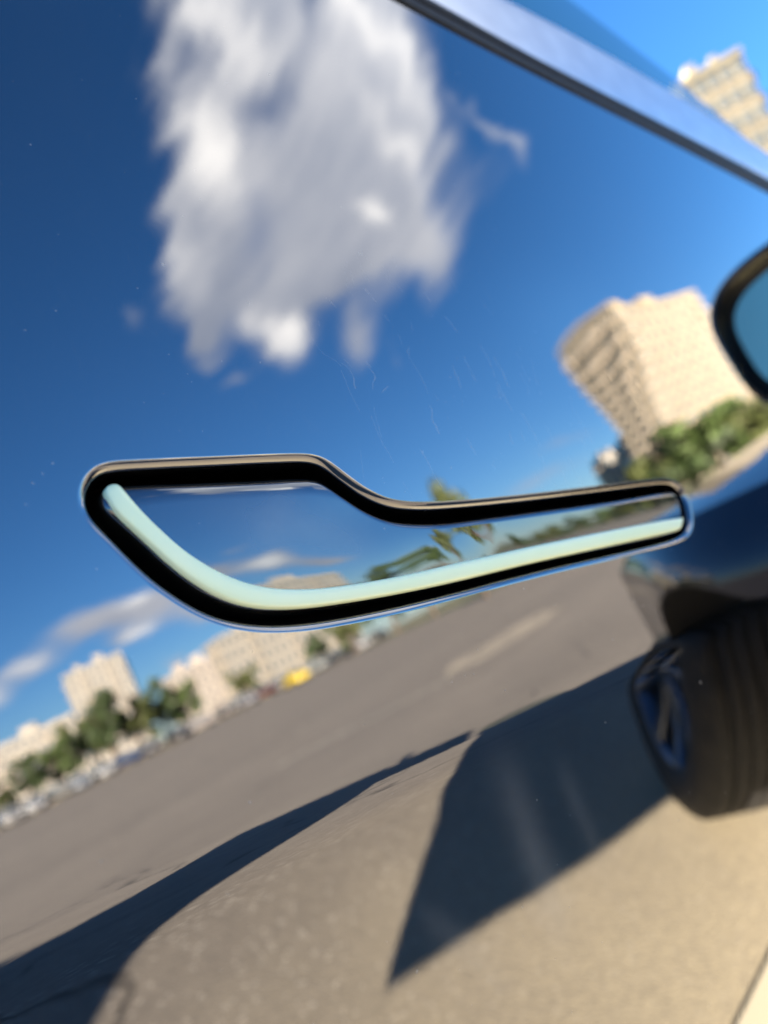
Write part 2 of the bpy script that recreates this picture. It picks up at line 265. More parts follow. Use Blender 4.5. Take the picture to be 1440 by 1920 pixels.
OPEN, BODY, SO, SI, STAR = A([[62.46,995.11],[63.97,998.37],[66.53,1000.91],[69.75,1002.52],[73.34,1002.68],[76.93,1002.21],[80.49,1001.61],[84.06,1000.98],[87.62,1000.37],[91.18,999.73],[94.74,999.08],[98.3,998.43],[101.86,997.8],[105.42,997.17],[108.98,996.55],[112.54,995.91],[116.1,995.26],[119.65,994.61],[123.21,993.95],[126.75,993.19],[130.21,992.16],[133.36,990.42],[135.89,987.85],[137.99,984.91],[140.2,982.05],[142.47,979.24],[145.07,976.72],[147.91,974.49],[151.01,972.64],[154.32,971.18],[157.74,970.0],[161.21,968.97],[164.71,968.06],[168.23,967.25],[171.77,966.51],[175.32,965.81],[178.87,965.11],[182.42,964.43],[185.98,963.78],[189.54,963.13],[193.1,962.5],[196.66,961.88],[200.22,961.27],[203.79,960.66],[207.35,960.06],[210.92,959.47],[214.49,958.88],[218.06,958.3],[221.63,957.73],[225.2,957.16],[228.77,956.59],[232.35,956.02],[235.92,955.46],[239.49,954.9],[243.07,954.35],[246.64,953.8],[250.21,953.25],[253.79,952.71],[257.36,952.16],[260.94,951.61],[264.51,951.06],[268.09,950.51],[271.66,949.96],[275.24,949.42],[278.81,948.88],[282.39,948.35],[285.97,947.82],[289.54,947.28],[293.12,946.74],[296.69,946.18],[300.26,945.6],[303.83,945.0],[307.38,944.34],[310.93,943.61],[314.44,942.76],[317.81,941.47],[320.77,939.4],[322.67,936.38],[322.98,932.8],[321.9,929.37],[320.06,926.25],[317.88,923.37],[315.25,920.9],[312.1,919.14],[308.69,917.95],[305.12,917.41],[301.51,917.27],[297.89,917.34],[294.29,917.61],[290.69,918.0],[287.1,918.45],[283.52,918.92],[279.93,919.43],[276.36,919.95],[272.78,920.5],[269.21,921.05],[265.63,921.61],[262.06,922.17],[258.49,922.74],[254.92,923.31],[251.35,923.87],[247.78,924.44],[244.2,925.01],[240.63,925.57],[237.06,926.14],[233.49,926.72],[229.92,927.3],[226.35,927.87],[222.78,928.45],[219.21,929.03],[215.64,929.6],[212.07,930.16],[208.49,930.71],[204.92,931.26],[201.34,931.8],[197.77,932.34],[194.19,932.88],[190.61,933.4],[187.03,933.93],[183.45,934.45],[179.87,934.96],[176.29,935.45],[172.71,935.94],[169.12,936.42],[165.54,936.9],[161.96,937.39],[158.37,937.89],[154.79,938.4],[151.21,938.92],[147.64,939.44],[144.06,939.98],[140.49,940.53],[136.91,941.1],[133.35,941.7],[129.78,942.31],[126.22,942.94],[122.66,943.59],[119.11,944.27],[115.57,944.99],[112.03,945.74],[108.5,946.54],[105.0,947.42],[101.51,948.4],[98.06,949.47],[94.66,950.7],[91.34,952.13],[88.1,953.74],[84.98,955.57],[82.05,957.68],[79.35,960.08],[76.88,962.73],[74.66,965.58],[72.58,968.54],[70.66,971.6],[68.96,974.79],[67.44,978.07],[66.03,981.4],[64.64,984.74],[63.18,988.05],[62.21,991.52]]), A([[67.44,994.48],[69.75,997.48],[73.57,997.53],[77.38,996.74],[81.18,995.95],[84.98,995.14],[88.78,994.33],[92.58,993.52],[96.38,992.72],[100.19,991.95],[104.0,991.19],[107.81,990.44],[111.63,989.7],[115.45,988.99],[119.27,988.31],[123.1,987.62],[126.9,986.82],[130.42,985.33],[132.92,982.38],[135.34,979.34],[137.81,976.34],[140.44,973.48],[143.37,970.93],[146.53,968.67],[149.94,966.83],[153.53,965.34],[157.21,964.09],[160.94,962.99],[164.69,961.99],[168.48,961.12],[172.29,960.34],[176.1,959.61],[179.92,958.9],[183.75,958.22],[187.57,957.55],[191.4,956.9],[195.24,956.26],[199.07,955.62],[202.9,954.98],[206.73,954.34],[210.57,953.71],[214.4,953.08],[218.23,952.44],[222.07,951.81],[225.9,951.19],[229.74,950.56],[233.57,949.94],[237.41,949.32],[241.24,948.7],[245.08,948.09],[248.92,947.48],[252.75,946.87],[256.59,946.27],[260.43,945.67],[264.27,945.08],[268.11,944.5],[271.96,943.94],[275.8,943.39],[279.65,942.84],[283.5,942.31],[287.35,941.78],[291.2,941.25],[295.05,940.71],[298.89,940.16],[302.74,939.59],[306.57,938.98],[310.4,938.3],[314.19,937.44],[315.82,934.25],[314.99,930.49],[313.14,927.08],[310.39,924.36],[307.09,922.34],[303.32,921.44],[299.46,921.09],[295.59,921.39],[291.73,921.84],[287.88,922.36],[284.03,922.91],[280.19,923.49],[276.35,924.08],[272.51,924.69],[268.68,925.3],[264.84,925.92],[261.01,926.54],[257.17,927.15],[253.33,927.77],[249.5,928.38],[245.66,928.99],[241.82,929.6],[237.99,930.22],[234.15,930.84],[230.31,931.46],[226.48,932.08],[222.64,932.71],[218.81,933.33],[214.97,933.95],[211.14,934.56],[207.3,935.16],[203.46,935.76],[199.62,936.35],[195.78,936.92],[191.93,937.47],[188.08,938.0],[184.23,938.52],[180.38,939.04],[176.53,939.55],[172.68,940.06],[168.83,940.59],[164.98,941.13],[161.14,941.7],[157.3,942.29],[153.46,942.9],[149.63,943.54],[145.8,944.19],[141.97,944.87],[138.15,945.56],[134.33,946.27],[130.51,947.0],[126.7,947.76],[122.89,948.54],[119.09,949.35],[115.3,950.18],[111.51,951.05],[107.74,951.99],[104.0,953.03],[100.28,954.17],[96.63,955.49],[93.1,957.11],[89.75,959.07],[86.65,961.41],[83.81,964.06],[81.26,966.99],[79.01,970.15],[76.95,973.45],[75.12,976.87],[73.46,980.39],[71.71,983.86],[69.93,987.31],[68.12,990.75]]), A([[68.87,994.8],[68.98,991.18],[70.61,987.81],[72.24,984.44],[73.88,981.08],[75.48,977.7],[77.22,974.39],[79.19,971.21],[81.32,968.14],[83.69,965.25],[86.32,962.59],[89.23,960.24],[92.4,958.26],[95.76,956.61],[99.22,955.21],[102.77,954.02],[106.35,952.95],[109.97,951.99],[113.61,951.13],[117.26,950.33],[120.92,949.55],[124.58,948.79],[128.25,948.05],[131.92,947.33],[135.6,946.64],[139.28,945.97],[142.96,945.32],[146.65,944.68],[150.33,944.06],[154.03,943.46],[157.72,942.87],[161.42,942.3],[165.12,941.75],[168.82,941.21],[172.52,940.69],[176.23,940.18],[179.93,939.67],[183.64,939.16],[187.34,938.64],[191.05,938.13],[194.75,937.6],[198.45,937.06],[202.15,936.51],[205.85,935.95],[209.55,935.39],[213.24,934.82],[216.94,934.25],[220.64,933.67],[224.33,933.1],[228.03,932.52],[231.72,931.95],[235.42,931.37],[239.12,930.8],[242.81,930.23],[246.51,929.66],[250.21,929.09],[253.9,928.52],[257.6,927.95],[261.3,927.38],[264.99,926.81],[268.69,926.24],[272.39,925.67],[276.09,925.11],[279.78,924.54],[283.48,923.98],[287.18,923.43],[290.88,922.88],[294.58,922.36],[298.3,921.89],[302.02,921.52]]), A([[73.94,996.47],[74.75,992.81],[75.9,989.25],[77.41,985.83],[79.03,982.45],[80.74,979.12],[82.75,975.96],[85.02,972.99],[87.51,970.19],[90.22,967.61],[93.14,965.26],[96.21,963.13],[99.49,961.32],[102.92,959.82],[106.43,958.51],[109.99,957.35],[113.59,956.33],[117.22,955.43],[120.88,954.62],[124.55,953.87],[128.22,953.15],[131.9,952.47],[135.59,951.83],[139.29,951.21],[142.98,950.63],[146.69,950.09],[150.4,949.58],[154.11,949.09],[157.82,948.61],[161.54,948.12],[165.25,947.62],[168.96,947.1],[172.67,946.6],[176.38,946.09],[180.09,945.58],[183.8,945.07],[187.5,944.55],[191.21,944.04],[194.92,943.51],[198.63,942.99],[202.33,942.45],[206.04,941.91],[209.74,941.37],[213.45,940.82],[217.15,940.26],[220.85,939.7],[224.56,939.15],[228.26,938.59],[231.96,938.02],[235.66,937.46],[239.36,936.9],[243.07,936.33],[246.77,935.77],[250.47,935.2],[254.17,934.64],[257.87,934.08],[261.57,933.51],[265.27,932.94],[268.97,932.37],[272.67,931.8],[276.37,931.22],[280.07,930.64],[283.77,930.05],[287.47,929.46],[291.17,928.86],[294.86,928.25],[298.55,927.62],[302.24,926.98],[305.93,926.33],[309.61,925.68]]), A([119.04,957.46])
B0 = A([(-400,1330),(-100,1280),(100,1243)]+[[298.6,1205.5],[361.2,1191.7],[453.2,1177.4],[570.4,1158.7],[738.3,1129.4]]+[(860,1105)])
B1 = A([(-400,1344),(-100,1294),(100,1257)]+[[324.6,1217.3],[385.4,1202.9],[474.9,1189.0],[587.0,1172.2],[765.4,1146.1]]+[(870,1124)])
B2 = A([(-400,1410),(-100,1362),(100,1325),(300,1288)]+[[450.4,1259.4],[539.0,1251.9],[653.8,1234.1],[745.1,1215.1],[845.5,1195.1]]+[(900,1176)])
def cr_curve(P, n, closed=False):
    out = []; K = len(P)
    for i in range(K if closed else K-1):
        g = (lambda k: P[k % K]) if closed else (lambda k: P[min(max(k, 0), K-1)])
        for t in np.linspace(0, 1, n, endpoint=False):
            p0, p1, p2, p3 = g(i-1), g(i), g(i+1), g(i+2)
            out.append(.5*((2*p1)+(-p0+p2)*t+(2*p0-5*p1+4*p2-p3)*t*t+(-p0+3*p1-3*p2+p3)*t**3))
    if not closed: out.append(P[-1])
    return np.array(out)
def smooth_ring(P, k=3):
    for _ in range(k): P = .25*np.roll(P, 1, 0)+.5*P+.25*np.roll(P, -1, 0)
    return P
def out_n(P):
    t = np.roll(P, -1, 0)-np.roll(P, 1, 0); n = np.stack([t[:,1], -t[:,0]], 1); n /= np.linalg.norm(n, axis=1)[:,None]
    area = .5*np.sum(P[:,0]*np.roll(P[:,1],-1)-np.roll(P[:,0],-1)*P[:,1])
    return smooth_ring(n if area > 0 else -n, 3)
def ring_faces(nr, n, base=0, flip=False):
    f = []
    for j in range(nr-1):
        for i in range(n):
            a, b = base+j*n+i, base+j*n+(i+1) % n; c, d = b+n, a+n
            f.append((a, d, c, b) if flip else (a, b, c, d))
    return f
# ================================================================== CAR
car = empty('car', (.9, .6, 0)); tag(car, 'dark blue car with its front door standing open, mirror-bright paint and flush door handle', 'car')
def rel(o):   # parts are modelled in place: keep world coordinates under the car empty
    o.location = -car.location; return o
# --- door skin : rings from the handle opening outwards, analytic normals
P0 = smooth_ring(cr_curve(OPEN, 4, True), 4); n0 = out_n(P0); NR = len(P0); RHO = .0027; P0 = P0-n0*RHO*.8
# outer boundary of the door skin, met by rays from STAR
bl = cr_curve(B0, 6)
outer = np.array([tuple(p) for p in bl if p[0] > -.10]+[(.86, .9), (.83, .6), (.80, .33), (.555, .346), (.306, .362), (.10, .379), (-.083, .610), (-.09, .75), (-.099, .9), (-.10, 1.05)])
SD = np.array((.118, .9655))
def ray_hit(o, d):
    best = 9
    for i in range(len(outer)):
        a, b = outer[i], outer[(i+1) % len(outer)]; e_ = b-a
        den = d[0]*e_[1]-d[1]*e_[0]
        if abs(den) < 1e-12: continue
        q = a-o; t = (q[0]*e_[1]-q[1]*e_[0])/den; s = (q[0]*d[1]-q[1]*d[0])/den
        if t > 0 and -1e-9 <= s <= 1+1e-9: best = min(best, t)
    return o+d*best
RHO = .0027; V = []; NN = []
ang = np.unwrap(np.arctan2(P0[:,1]-STAR[1], P0[:,0]-STAR[0]))
def door_n(x, z): return nrm(h, x, z)
# lip quarter-round
LIP = np.linspace(0, 1, 14)
for k in LIP:
    o = RHO*(1-math.cos(k*math.pi/2)); q = P0+n0*o; dip = RHO*(1-math.sin(k*math.pi/2))
    b = door_n(q[:,0], q[:,1]); th = k*math.pi/2
    V += [(q[i,0], float(h(q[i,0], q[i,1]))+dip, q[i,1]) for i in range(NR)]
    inn = np.stack([-n0[:,0], np.zeros(NR), -n0[:,1]], 1); nn = b*math.sin(th)+inn*math.cos(th); nn /= np.linalg.norm(nn, axis=1)[:,None]; NN += list(nn)
# inner wall
W_ = [(p[0], float(h(p[0], p[1]))+.014, p[1]) for p in P0]; inn = np.stack([-n0[:,0], np.zeros(NR), -n0[:,1]], 1)
Q1 = P0+n0*RHO
dirs = smooth_ring(n0, 1400); dirs /= np.linalg.norm(dirs, axis=1)[:,None]
OUT = np.array([ray_hit(Q1[i], dirs[i]) for i in range(NR)]); KR = 110
# keep the fan in order round the outer edge
seg = np.linalg.norm(np.roll(outer, -1, 0)-outer, axis=1); cum = np.r_[0, np.cumsum(seg)]; per = cum[-1]
def par(p):
    best = (9, 0)
    for i in range(len(outer)):
        a, b = outer[i], outer[(i+1) % len(outer)]; t = min(1, max(0, float(np.dot(p-a, b-a)/max(1e-12, np.dot(b-a, b-a))))); d = float(np.linalg.norm(a+(b-a)*t-p))
        if d < best[0]: best = (d, cum[i]+seg[i]*t)
    return best[1]
uu = np.array([par(p) for p in OUT]); du = (np.roll(uu, -1)-uu+per/2) % per-per/2; sg = 1 if du.sum() > 0 else -1; du = np.clip(du*sg, per/NR*.12, per/NR*6)
for _ in range(6): du = .25*np.roll(du, 1)+.5*du+.25*np.roll(du, -1)
du *= per/du.sum(); uu = (uu[0]+sg*np.r_[0, np.cumsum(du)[:-1]]) % per
OC = np.vstack([outer, outer[:1]]); OUT = np.stack([np.interp(uu, cum, OC[:,0]), np.interp(uu, cum, OC[:,1])], 1)
for c in ((.10, .379), (-.083, .610), (.80, .33)):     # meet the door's corners exactly
    OUT[int(np.argmin(np.linalg.norm(OUT-np.array(c), axis=1)))] = c
ring = []
for j in range(1, KR+1):
    t = j/KR; t = (math.exp(3.6*t)-1)/(math.exp(3.6)-1); q = Q1*(1-t)+OUT*t
    V += [(q[i,0], float(h(q[i,0], q[i,1])), q[i,1]) for i in range(NR)]; NN += list(door_n(q[:,0], q[:,1]))
V = [tuple(v) for v in V]; F = ring_faces(len(LIP)+KR, NR)
# the door's lower rear corner, which runs back along the wheel arch
WDG = [(.10, .379), (-.02, .392), (-.17, .405), (-.364, .421), (-.332, .443), (-.254, .483), (-.153, .528), (-.083, .610)]
wb_ = len(V); V += [(x_, float(h(x_, z_)), z_) for x_, z_ in WDG]; NN += list(door_n(np.array(WDG)[:,0], np.array(WDG)[:,1])); F += [(wb_+a, wb_+b, wb_+c) for a, b, c in ((0,1,7),(1,6,7),(1,2,6),(2,5,6),(2,4,5),(2,3,4))]
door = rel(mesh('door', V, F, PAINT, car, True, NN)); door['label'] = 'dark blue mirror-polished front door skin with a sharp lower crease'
wall = rel(mesh('recess_wall', [(p[0], float(h(p[0], p[1]))+RHO, p[1]) for p in P0]+W_+[(STAR[0], float(h(*STAR))+.0142, STAR[1])], ring_faces(2, NR, 0, True)+[(NR+i, NR+(i+1) % NR, 2*NR) for i in range(NR)], BLACK, None, True))
wall.name = 'handle_recess'; wall.parent = car
# --- body of the handle
ZH = .965
BT = BODY[np.argsort(BODY[:,0])]; BT = np.array([(x_, max(p[1] for p in BODY if abs(p[0]-x_) < .006)) for x_ in np.linspace(BODY[:,0].min()+.002, BODY[:,0].max()-.002, 40)])
for _ in range(3): BT[1:-1,1] = .25*BT[:-2,1]+.5*BT[1:-1,1]+.25*BT[2:,1]
def hh(x, z):
    x = np.asarray(x, float); z = np.asarray(z, float)
    zc = .990-.30*(x-.06)*.75
    y = h(.12+0*x, .95+0*z)*0 + gx(x) + -.009*(x-.11) + -.004*(z-ZH) + .5*2.0*(z-.955+.2*(x-.1))**2
    # grip scoop: where the wide paddle narrows into the bar the surface ripples
    y = y + .00018*np.exp(-((x-.172)/.020)**2)*np.sin((x-.172)*165+(z-.95)*120)
    y = y + .0006*np.exp(-((x-.150)/.030)**2-((z-.972)/.012)**2)
    # the upper edge of the paddle rolls over towards the sky
    zt = np.interp(x, BT[:,0], BT[:,1]); y = y + 24*np.maximum(0, z-(zt-.0068))**2*np.clip((.155-x)/.03, 0, 1)
    return y + .0012
HB = smooth_ring(cr_curve(BODY, 4, True), 4); nb = out_n(HB); NB = len(HB); V = []; NN = []; RB = .0026
for k in np.linspace(0, 1, 8):
    th = k*math.pi/2; q = HB-nb*RB*(1-math.cos(th)); b = nrm(hh, q[:,0], q[:,1])
    V += [(q[i,0], float(hh(q[i,0], q[i,1]))+RB*(1-math.sin(th)), q[i,1]) for i in range(NB)]
    o3 = np.stack([nb[:,0], np.zeros(NB), nb[:,1]], 1); nn = b*math.sin(th)+o3*math.cos(th); nn /= np.linalg.norm(nn, axis=1)[:,None]; NN += list(nn)
q1 = HB-nb*RB
for j in range(1, 45):
    t = j/44; q = q1*(1-t)+STAR*t
    V += [(q[i,0], float(hh(q[i,0], q[i,1])), q[i,1]) for i in range(NB)]; NN += list(nrm(hh, q[:,0], q[:,1]))
F = ring_faces(8+44, NB, 0, True)
base = len(V); V += [(p[0], float(hh(p[0], p[1]))+.009, p[1]) for p in HB]; NN += list(np.stack([nb[:,0], np.zeros(NB), nb[:,1]], 1))
F += [(base+i, i, (i+1) % NB, base+(i+1) % NB) for i in range(NB)]
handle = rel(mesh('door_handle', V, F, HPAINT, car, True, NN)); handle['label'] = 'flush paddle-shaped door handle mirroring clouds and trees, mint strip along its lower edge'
# --- mint strip : domed ribbon with a round closed start
def resamp(P, n):
    s = np.r_[0, np.cumsum(np.linalg.norm(np.diff(P, axis=0), axis=1))]; mm = np.linspace(0, s[-1], n)
    return np.c_[np.interp(mm, s, P[:,0]), np.interp(mm, s, P[:,1])]
SOr, SIr = resamp(cr_curve(SO, 3), 200), resamp(cr_curve(SI, 3), 200)
def sm(P):
    for _ in range(6): P = np.vstack([P[:1], .25*P[:-2]+.5*P[1:-1]+.25*P[2:], P[-1:]])
    return P
SOr, SIr = sm(SOr), sm(SIr)
n_c = 13; V = []; F = []; H0 = .0011
mid0 = .5*(SOr[0]+SIr[0]); tan0 = (SOr[0]-SOr[3]+SIr[0]-SIr[3]); tan0 /= np.linalg.norm(tan0); wd = np.linalg.norm(SOr[0]-SIr[0])/2
rows = []
for k in np.linspace(math.pi/2, .12, 8):   # rounded head
    c = mid0+tan0*wd*.55*math.cos(math.pi/2-k+0) if False else None
rowsO = []; 
for a in np.linspace(0.12, 1, 7)[:-1]:
    adv = tan0*wd*.75*math.sqrt(max(0, 1-a*a)); rowsO.append((mid0+(SOr[0]-mid0)*a+adv, mid0+(SIr[0]-mid0)*a+adv, a))
for i in range(200): rowsO.append((SOr[i], SIr[i], 1.0))
for (o_, i_, a) in rowsO:
    for c in range(n_c):
        t = c/(n_c-1); p = o_*(1-t)+i_*t; u = 2*t-1
        dome = H0*math.sqrt(max(0, 1-abs(u)**3.2))*(min(1, a*1.2)) - .0006*(1 if c in (0, n_c-1) else 0)
        V.append((p[0], float(hh(p[0], p[1]))-dome, p[1]))
for r_ in range(len(rowsO)-1):
    for c in range(n_c-1):
        a = r_*n_c+c; F.append((a, a+1, a+n_c+1, a+n_c))
strip = mesh('accent_strip', V, F, MINT, handle, True); strip['label'] = 'pale mint green strip set in the lower edge of the handle'
# --- belt line : rubber seal, satin trim, side glass
def ribbon(name, lo, hi, yoff, dome, m, parent, nn=9, n=8):
    a, b = cr_curve(lo, n), cr_curve(hi, n); k = max(len(a), len(b))*2; a, b = resamp(a, k), resamp(b, k); V = []; F = []
    for i in range(k):
        for c in range(nn):
            t = c/(nn-1); p = a[i]*(1-t)+b[i]*t; u = 2*t-1
            V.append((p[0], float(h(p[0], p[1]))+yoff-dome*math.sqrt(max(0, 1-u**4)), p[1]))
    for i in range(k-1):
        for c in range(nn-1): q = i*nn+c; F.append((q, q+nn, q+nn+1, q+1))
    return rel(mesh(name, V, F, m, parent, True))
# rubber in two lips with a groove
top = np.array([(-.35,1.44),(-.1,1.47),(.1,1.475),(.3,1.46),(.45,1.43),(.55,1.40),(.65,1.36),(.78,1.29),(.85,1.22)])
def clip(P):      # the trims start at the rear edge of the door
    q = resamp(P, 400); q = q[q[:,0] > -.105]; return resamp(q, 14)
B1 = B1+[0, .003]; B0, B1, B2, top = clip(B0), clip(B1), clip(B2), clip(top)
mid = B0*.45+B1*.55
ribbon('lower_seal_lip', B0+[0,-.0005], mid, .003, .0045, RUB, car)
ribbon('upper_seal_lip', mid, B1+[0,.001], .0035, .0045, RUB, car)
ribbon('belt_trim', B1, B2, .0065, .0035, TRIM, car, 17)
a = resamp(cr_curve(B2, 8), 60); b = resamp(cr_curve(top, 8), 60); V = []; F = []
for i in range(60):
    for c in range(12):
        t = c/11; p = a[i]*(1-t)+b[i]*t; V.append((p[0], float(h(p[0], a[i][1]))+.008+.42*(p[1]-a[i][1])*.6+(p[1]-a[i][1])**2*.3, p[1]))
for i in range(59):
    for c in range(11): q = i*12+c; F.append((q, q+12, q+13, q+1))
glass = rel(mesh('window_glass', V, F, GLASS, car, True)); glass['label'] = 'pale teal side window glass above the satin belt trim'
# --- front of the car beyond the door hinge : fender, arch, wheel, bonnet
AL = R(45); EX = Vector((math.cos(AL), -math.sin(AL), 0)); NO = Vector((-math.sin(AL), -math.cos(AL), 0)); HG = Vector((.87, 0, 0))
def fp(e_, z, o=0): return HG+EX*e_+NO*o+Vector((0,0,z))
WC, WR, AR, AC = .75, .34, .46, .42
def f_out(e_, z):       # outward bulge of the wing
    return .085*math.exp(-((e_-AC)/.40)**2)*math.exp(-((z-.76)/.20)**2) - .55*max(0, e_-.90)**2*3 - .35*max(0, z-.80)**2*6 - .06*max(0,.35-z)
def f_top(e_): return .90-.03*e_-.24*max(0, e_-.55)**1.6
V = []; F = []; NE, NZ = 90, 46
for i in range(NE):
    e_ = .02+1.06*i/(NE-1)
    dx = e_-AC; zl = .24
    if abs(dx) < AR: zl = max(zl, .34+math.sqrt(AR*AR-dx*dx))
    elif e_ > AC: zl = .50
    zt = f_top(e_)
    for k in range(NZ):
        t = k/(NZ-1); z = zl+(zt-zl)*t; V.append(tuple(fp(e_, z, f_out(e_, z))))
for i in range(NE-1):
    for k in range(NZ-1): q = i*NZ+k; F.append((q, q+NZ, q+NZ+1, q+1))
wing = rel(mesh('front_fender', V, F, PAINTB, car, True)); wing['label'] = 'glossy dark blue front fender with open wheel arch'
# bonnet sheet behind the fender top, nose closing the front
V = []; F = []
for i in range(30):
    e_ = .02+1.06*i/29
    for k in range(16):
        w = .9*k/15; z = f_top(e_)+.10*math.sin(min(1, w/.5)*math.pi/2)*(1-.3*i/29); V.append(tuple(fp(e_-.10*(w/.9)**2*0+ (0.12*(w/.9) if i > 26 else 0), z, f_out(e_, f_top(e_))-w)))
for i in range(29):
    for k in range(15): q = i*16+k; F.append((q, q+16, q+17, q+1))
bon = rel(mesh('bonnet', V, F, PAINTB, car, True))
V = []; F = []
for k in range(16):
    w = .9*k/15
    for j in range(8):
        z = .22+(f_top(1.08)-.22+ .07*math.sin(min(1, w/.5)*math.pi/2))*j/7; V.append(tuple(fp(1.08+.12*(w/.9)+.05*math.sin(math.pi*j/7), z, f_out(1.08, min(z, .6))-w)))
for k in range(15):
    for j in range(7): q = k*8+j; F.append((q, q+8, q+9, q+1))
rel(mesh('front_bumper', V, F, PAINTB, car, True))
# arch liner
V = []; F = []
for i in range(25):
    a_ = math.pi*i/24; e_ = AC+AR*.995*math.cos(a_); z = .34+AR*.995*math.sin(a_)
    V += [tuple(fp(e_, z, f_out(e_, z)-.004)), tuple(fp(e_, z, -.34))]
for i in range(24): F.append((2*i, 2*i+2, 2*i+3, 2*i+1))
V += [tuple(fp(AC+AR*s, z, -.34)) for s, z in ((-1,.2),(1,.2),(1,.8),(-1,.8))]; F.append((50,51,52,53))
rel(mesh('wheel_arch_liner', V, F, LINER, car))
# wheel : turned profile, tread grooves, spokes
wh = bpy.data.objects.new('wheel', None); S.collection.objects.link(wh); wh.parent = car
WO = fp(.85, .34, .015)    # centre of the outer face
st_ = R(2); zax = Vector((-math.sin(AL-st_), -math.cos(AL-st_), 0)); xax = Vector((math.cos(AL-st_), -math.sin(AL-st_), 0)); yax = Vector((0,0,1)).copy()
MW = Matrix((xax, yax, zax)).transposed().to_4x4()
# local frame: z outward, origin on the outer face
wh.matrix_parent_inverse = Matrix.Identity(4); MW.translation = WO-car.location; wh.matrix_basis = MW
def turn(prof, seg=72, mod=None):
    V = []; F = []
    for i in range(seg):
        a_ = 2*math.pi*i/seg
        for j, (r, z) in enumerate(prof):
            r2 = r if mod is None else mod(i, j, r); V.append((r2*math.cos(a_), r2*math.sin(a_), z))
    k = len(prof)
    for i in range(seg):
        for j in range(k-1): a, b = i*k+j, ((i+1) % seg)*k+j; F.append((a, b, b+1, a+1))
    return V, F
prof = [(.235,-.012),(.245,.0),(.27,.008),(.30,.006),(.322,-.006),(.334,-.022)]
z = -.03
for g in range(4): prof += [(.340,z),(.340,z-.027),(.332,z-.029),(.332,z-.034)]; z -= .036
prof += [(.340,z),(.338,z-.012),(.325,z-.03),(.30,z-.038),(.245,z-.034)]
V, F = turn(prof, 96, lambda i, j, r: r-(.004 if (i % 4 == 0 and j in (4, 5, 6, len(prof)-5)) else 0))
mesh('tyre', V, F, TYRE, wh, True)
V, F = turn([(.245,-.20),(.225,-.19),(.222,-.05),(.232,-.012),(.240,-.004),(.245,-.012)], 64); mesh('rim_barrel', V, F, RIM, wh, True)
V, F = turn([(.001,-.018),(.03,-.018),(.055,-.026),(.06,-.06)], 32); mesh('hub', V, F, RIM, wh, True)
V, F = turn([(.17,-.10),(.17,-.115),(.05,-.115)], 48); mesh('brake_disc', V, F, mat('brake steel', (.35,.33,.30), .4, 1), wh, True)
bm = bmesh.new()
sp = [(.05,.018,-.022),(.10,.014,-.034),(.16,.015,-.030),(.21,.020,-.016),(.232,.026,-.010)]
rowv = [[bm.verts.new((r, s*w_, z_-(0 if s in (-1, 1) else 0)-dz)) for s, dz in ((-1,.022),(-1,.003),(-.6,0),(.6,0),(1,.003),(1,.022))] for (r, w_, z_) in sp]
for i in range(4):
    for j in range(5): bm.faces.new((rowv[i][j], rowv[i+1][j], rowv[i+1][j+1], rowv[i][j+1]))
s0 = bmo('spoke', bm, RIM, wh, True)
for i in range(1, 10):
    s = s0.copy(); S.collection.objects.link(s); s.parent = wh; s.rotation_euler = (0,0,2*math.pi*i/10)
# --- wing mirror at the front corner of the door
def superring(cy_, cz_, ry, rz, x, n=48, p=3.2):
    out = []
    for i in range(n):
        a_ = 2*math.pi*i/n; c, s = math.cos(a_), math.sin(a_)
        out.append((x, cy_+ry*math.copysign(abs(c)**(2/p), c), cz_+rz*math.copysign(abs(s)**(2/p), s)))
    return out
MX, MY, MZ = .86, .042, 1.027
V = []; prs = [(.0,.100,.071),(-.008,.103,.074),(.0,.108,.079),(.02,.109,.080),(.06,.100,.072),(.10,.075,.055),(.125,.04,.03),(.13,.004,.003)]
prs = [(.006,.098,.067),(-.006,.101,.070),(-.009,.105,.074),(-.002,.109,.078)]+prs[3:]; MZ = MZ+.006; prs = [(a, b, c*1.12) for a, b, c in prs]
for dx, ry, rz in prs: V += superring(MY, MZ, ry, rz, MX+dx)
mirror = rel(mesh('wing_mirror', V, ring_faces(len(prs), 48), mat('mirror housing', (.012,.016,.018), .15, 0, Coat_Weight=1), car, True)); mirror['label'] = 'black wing mirror housing at the front corner of the door'
V = superring(MY, MZ, .090, .066, MX+.004)+[(MX+.004, MY, MZ)]
V = [(x+.16*(z_-MZ), y, z_) for x, y, z_ in V]
mesh('mirror_glass', V, [(i, (i+1) % 48, 48) for i in range(48)], MIRR, mirror)
VB = superring(MY, MZ, .0995, .075, MX-.002)+superring(MY, MZ, .0905, .0665, MX+.006); VB = [(x+.16*(z_-MZ), y, z_) for x, y, z_ in VB]
mesh('mirror_bezel', VB, ring_faces(2, 48), mat('mirror edge', (.03,.035,.035), .3), mirror)
bm = bmesh.new(); box_bm(bm, MX+.02, MX+.08, MY+.08, MY+.19, MZ-.035, MZ-.01); bmo('mirror_arm', bm, BLACK, mirror, bevel=.004)
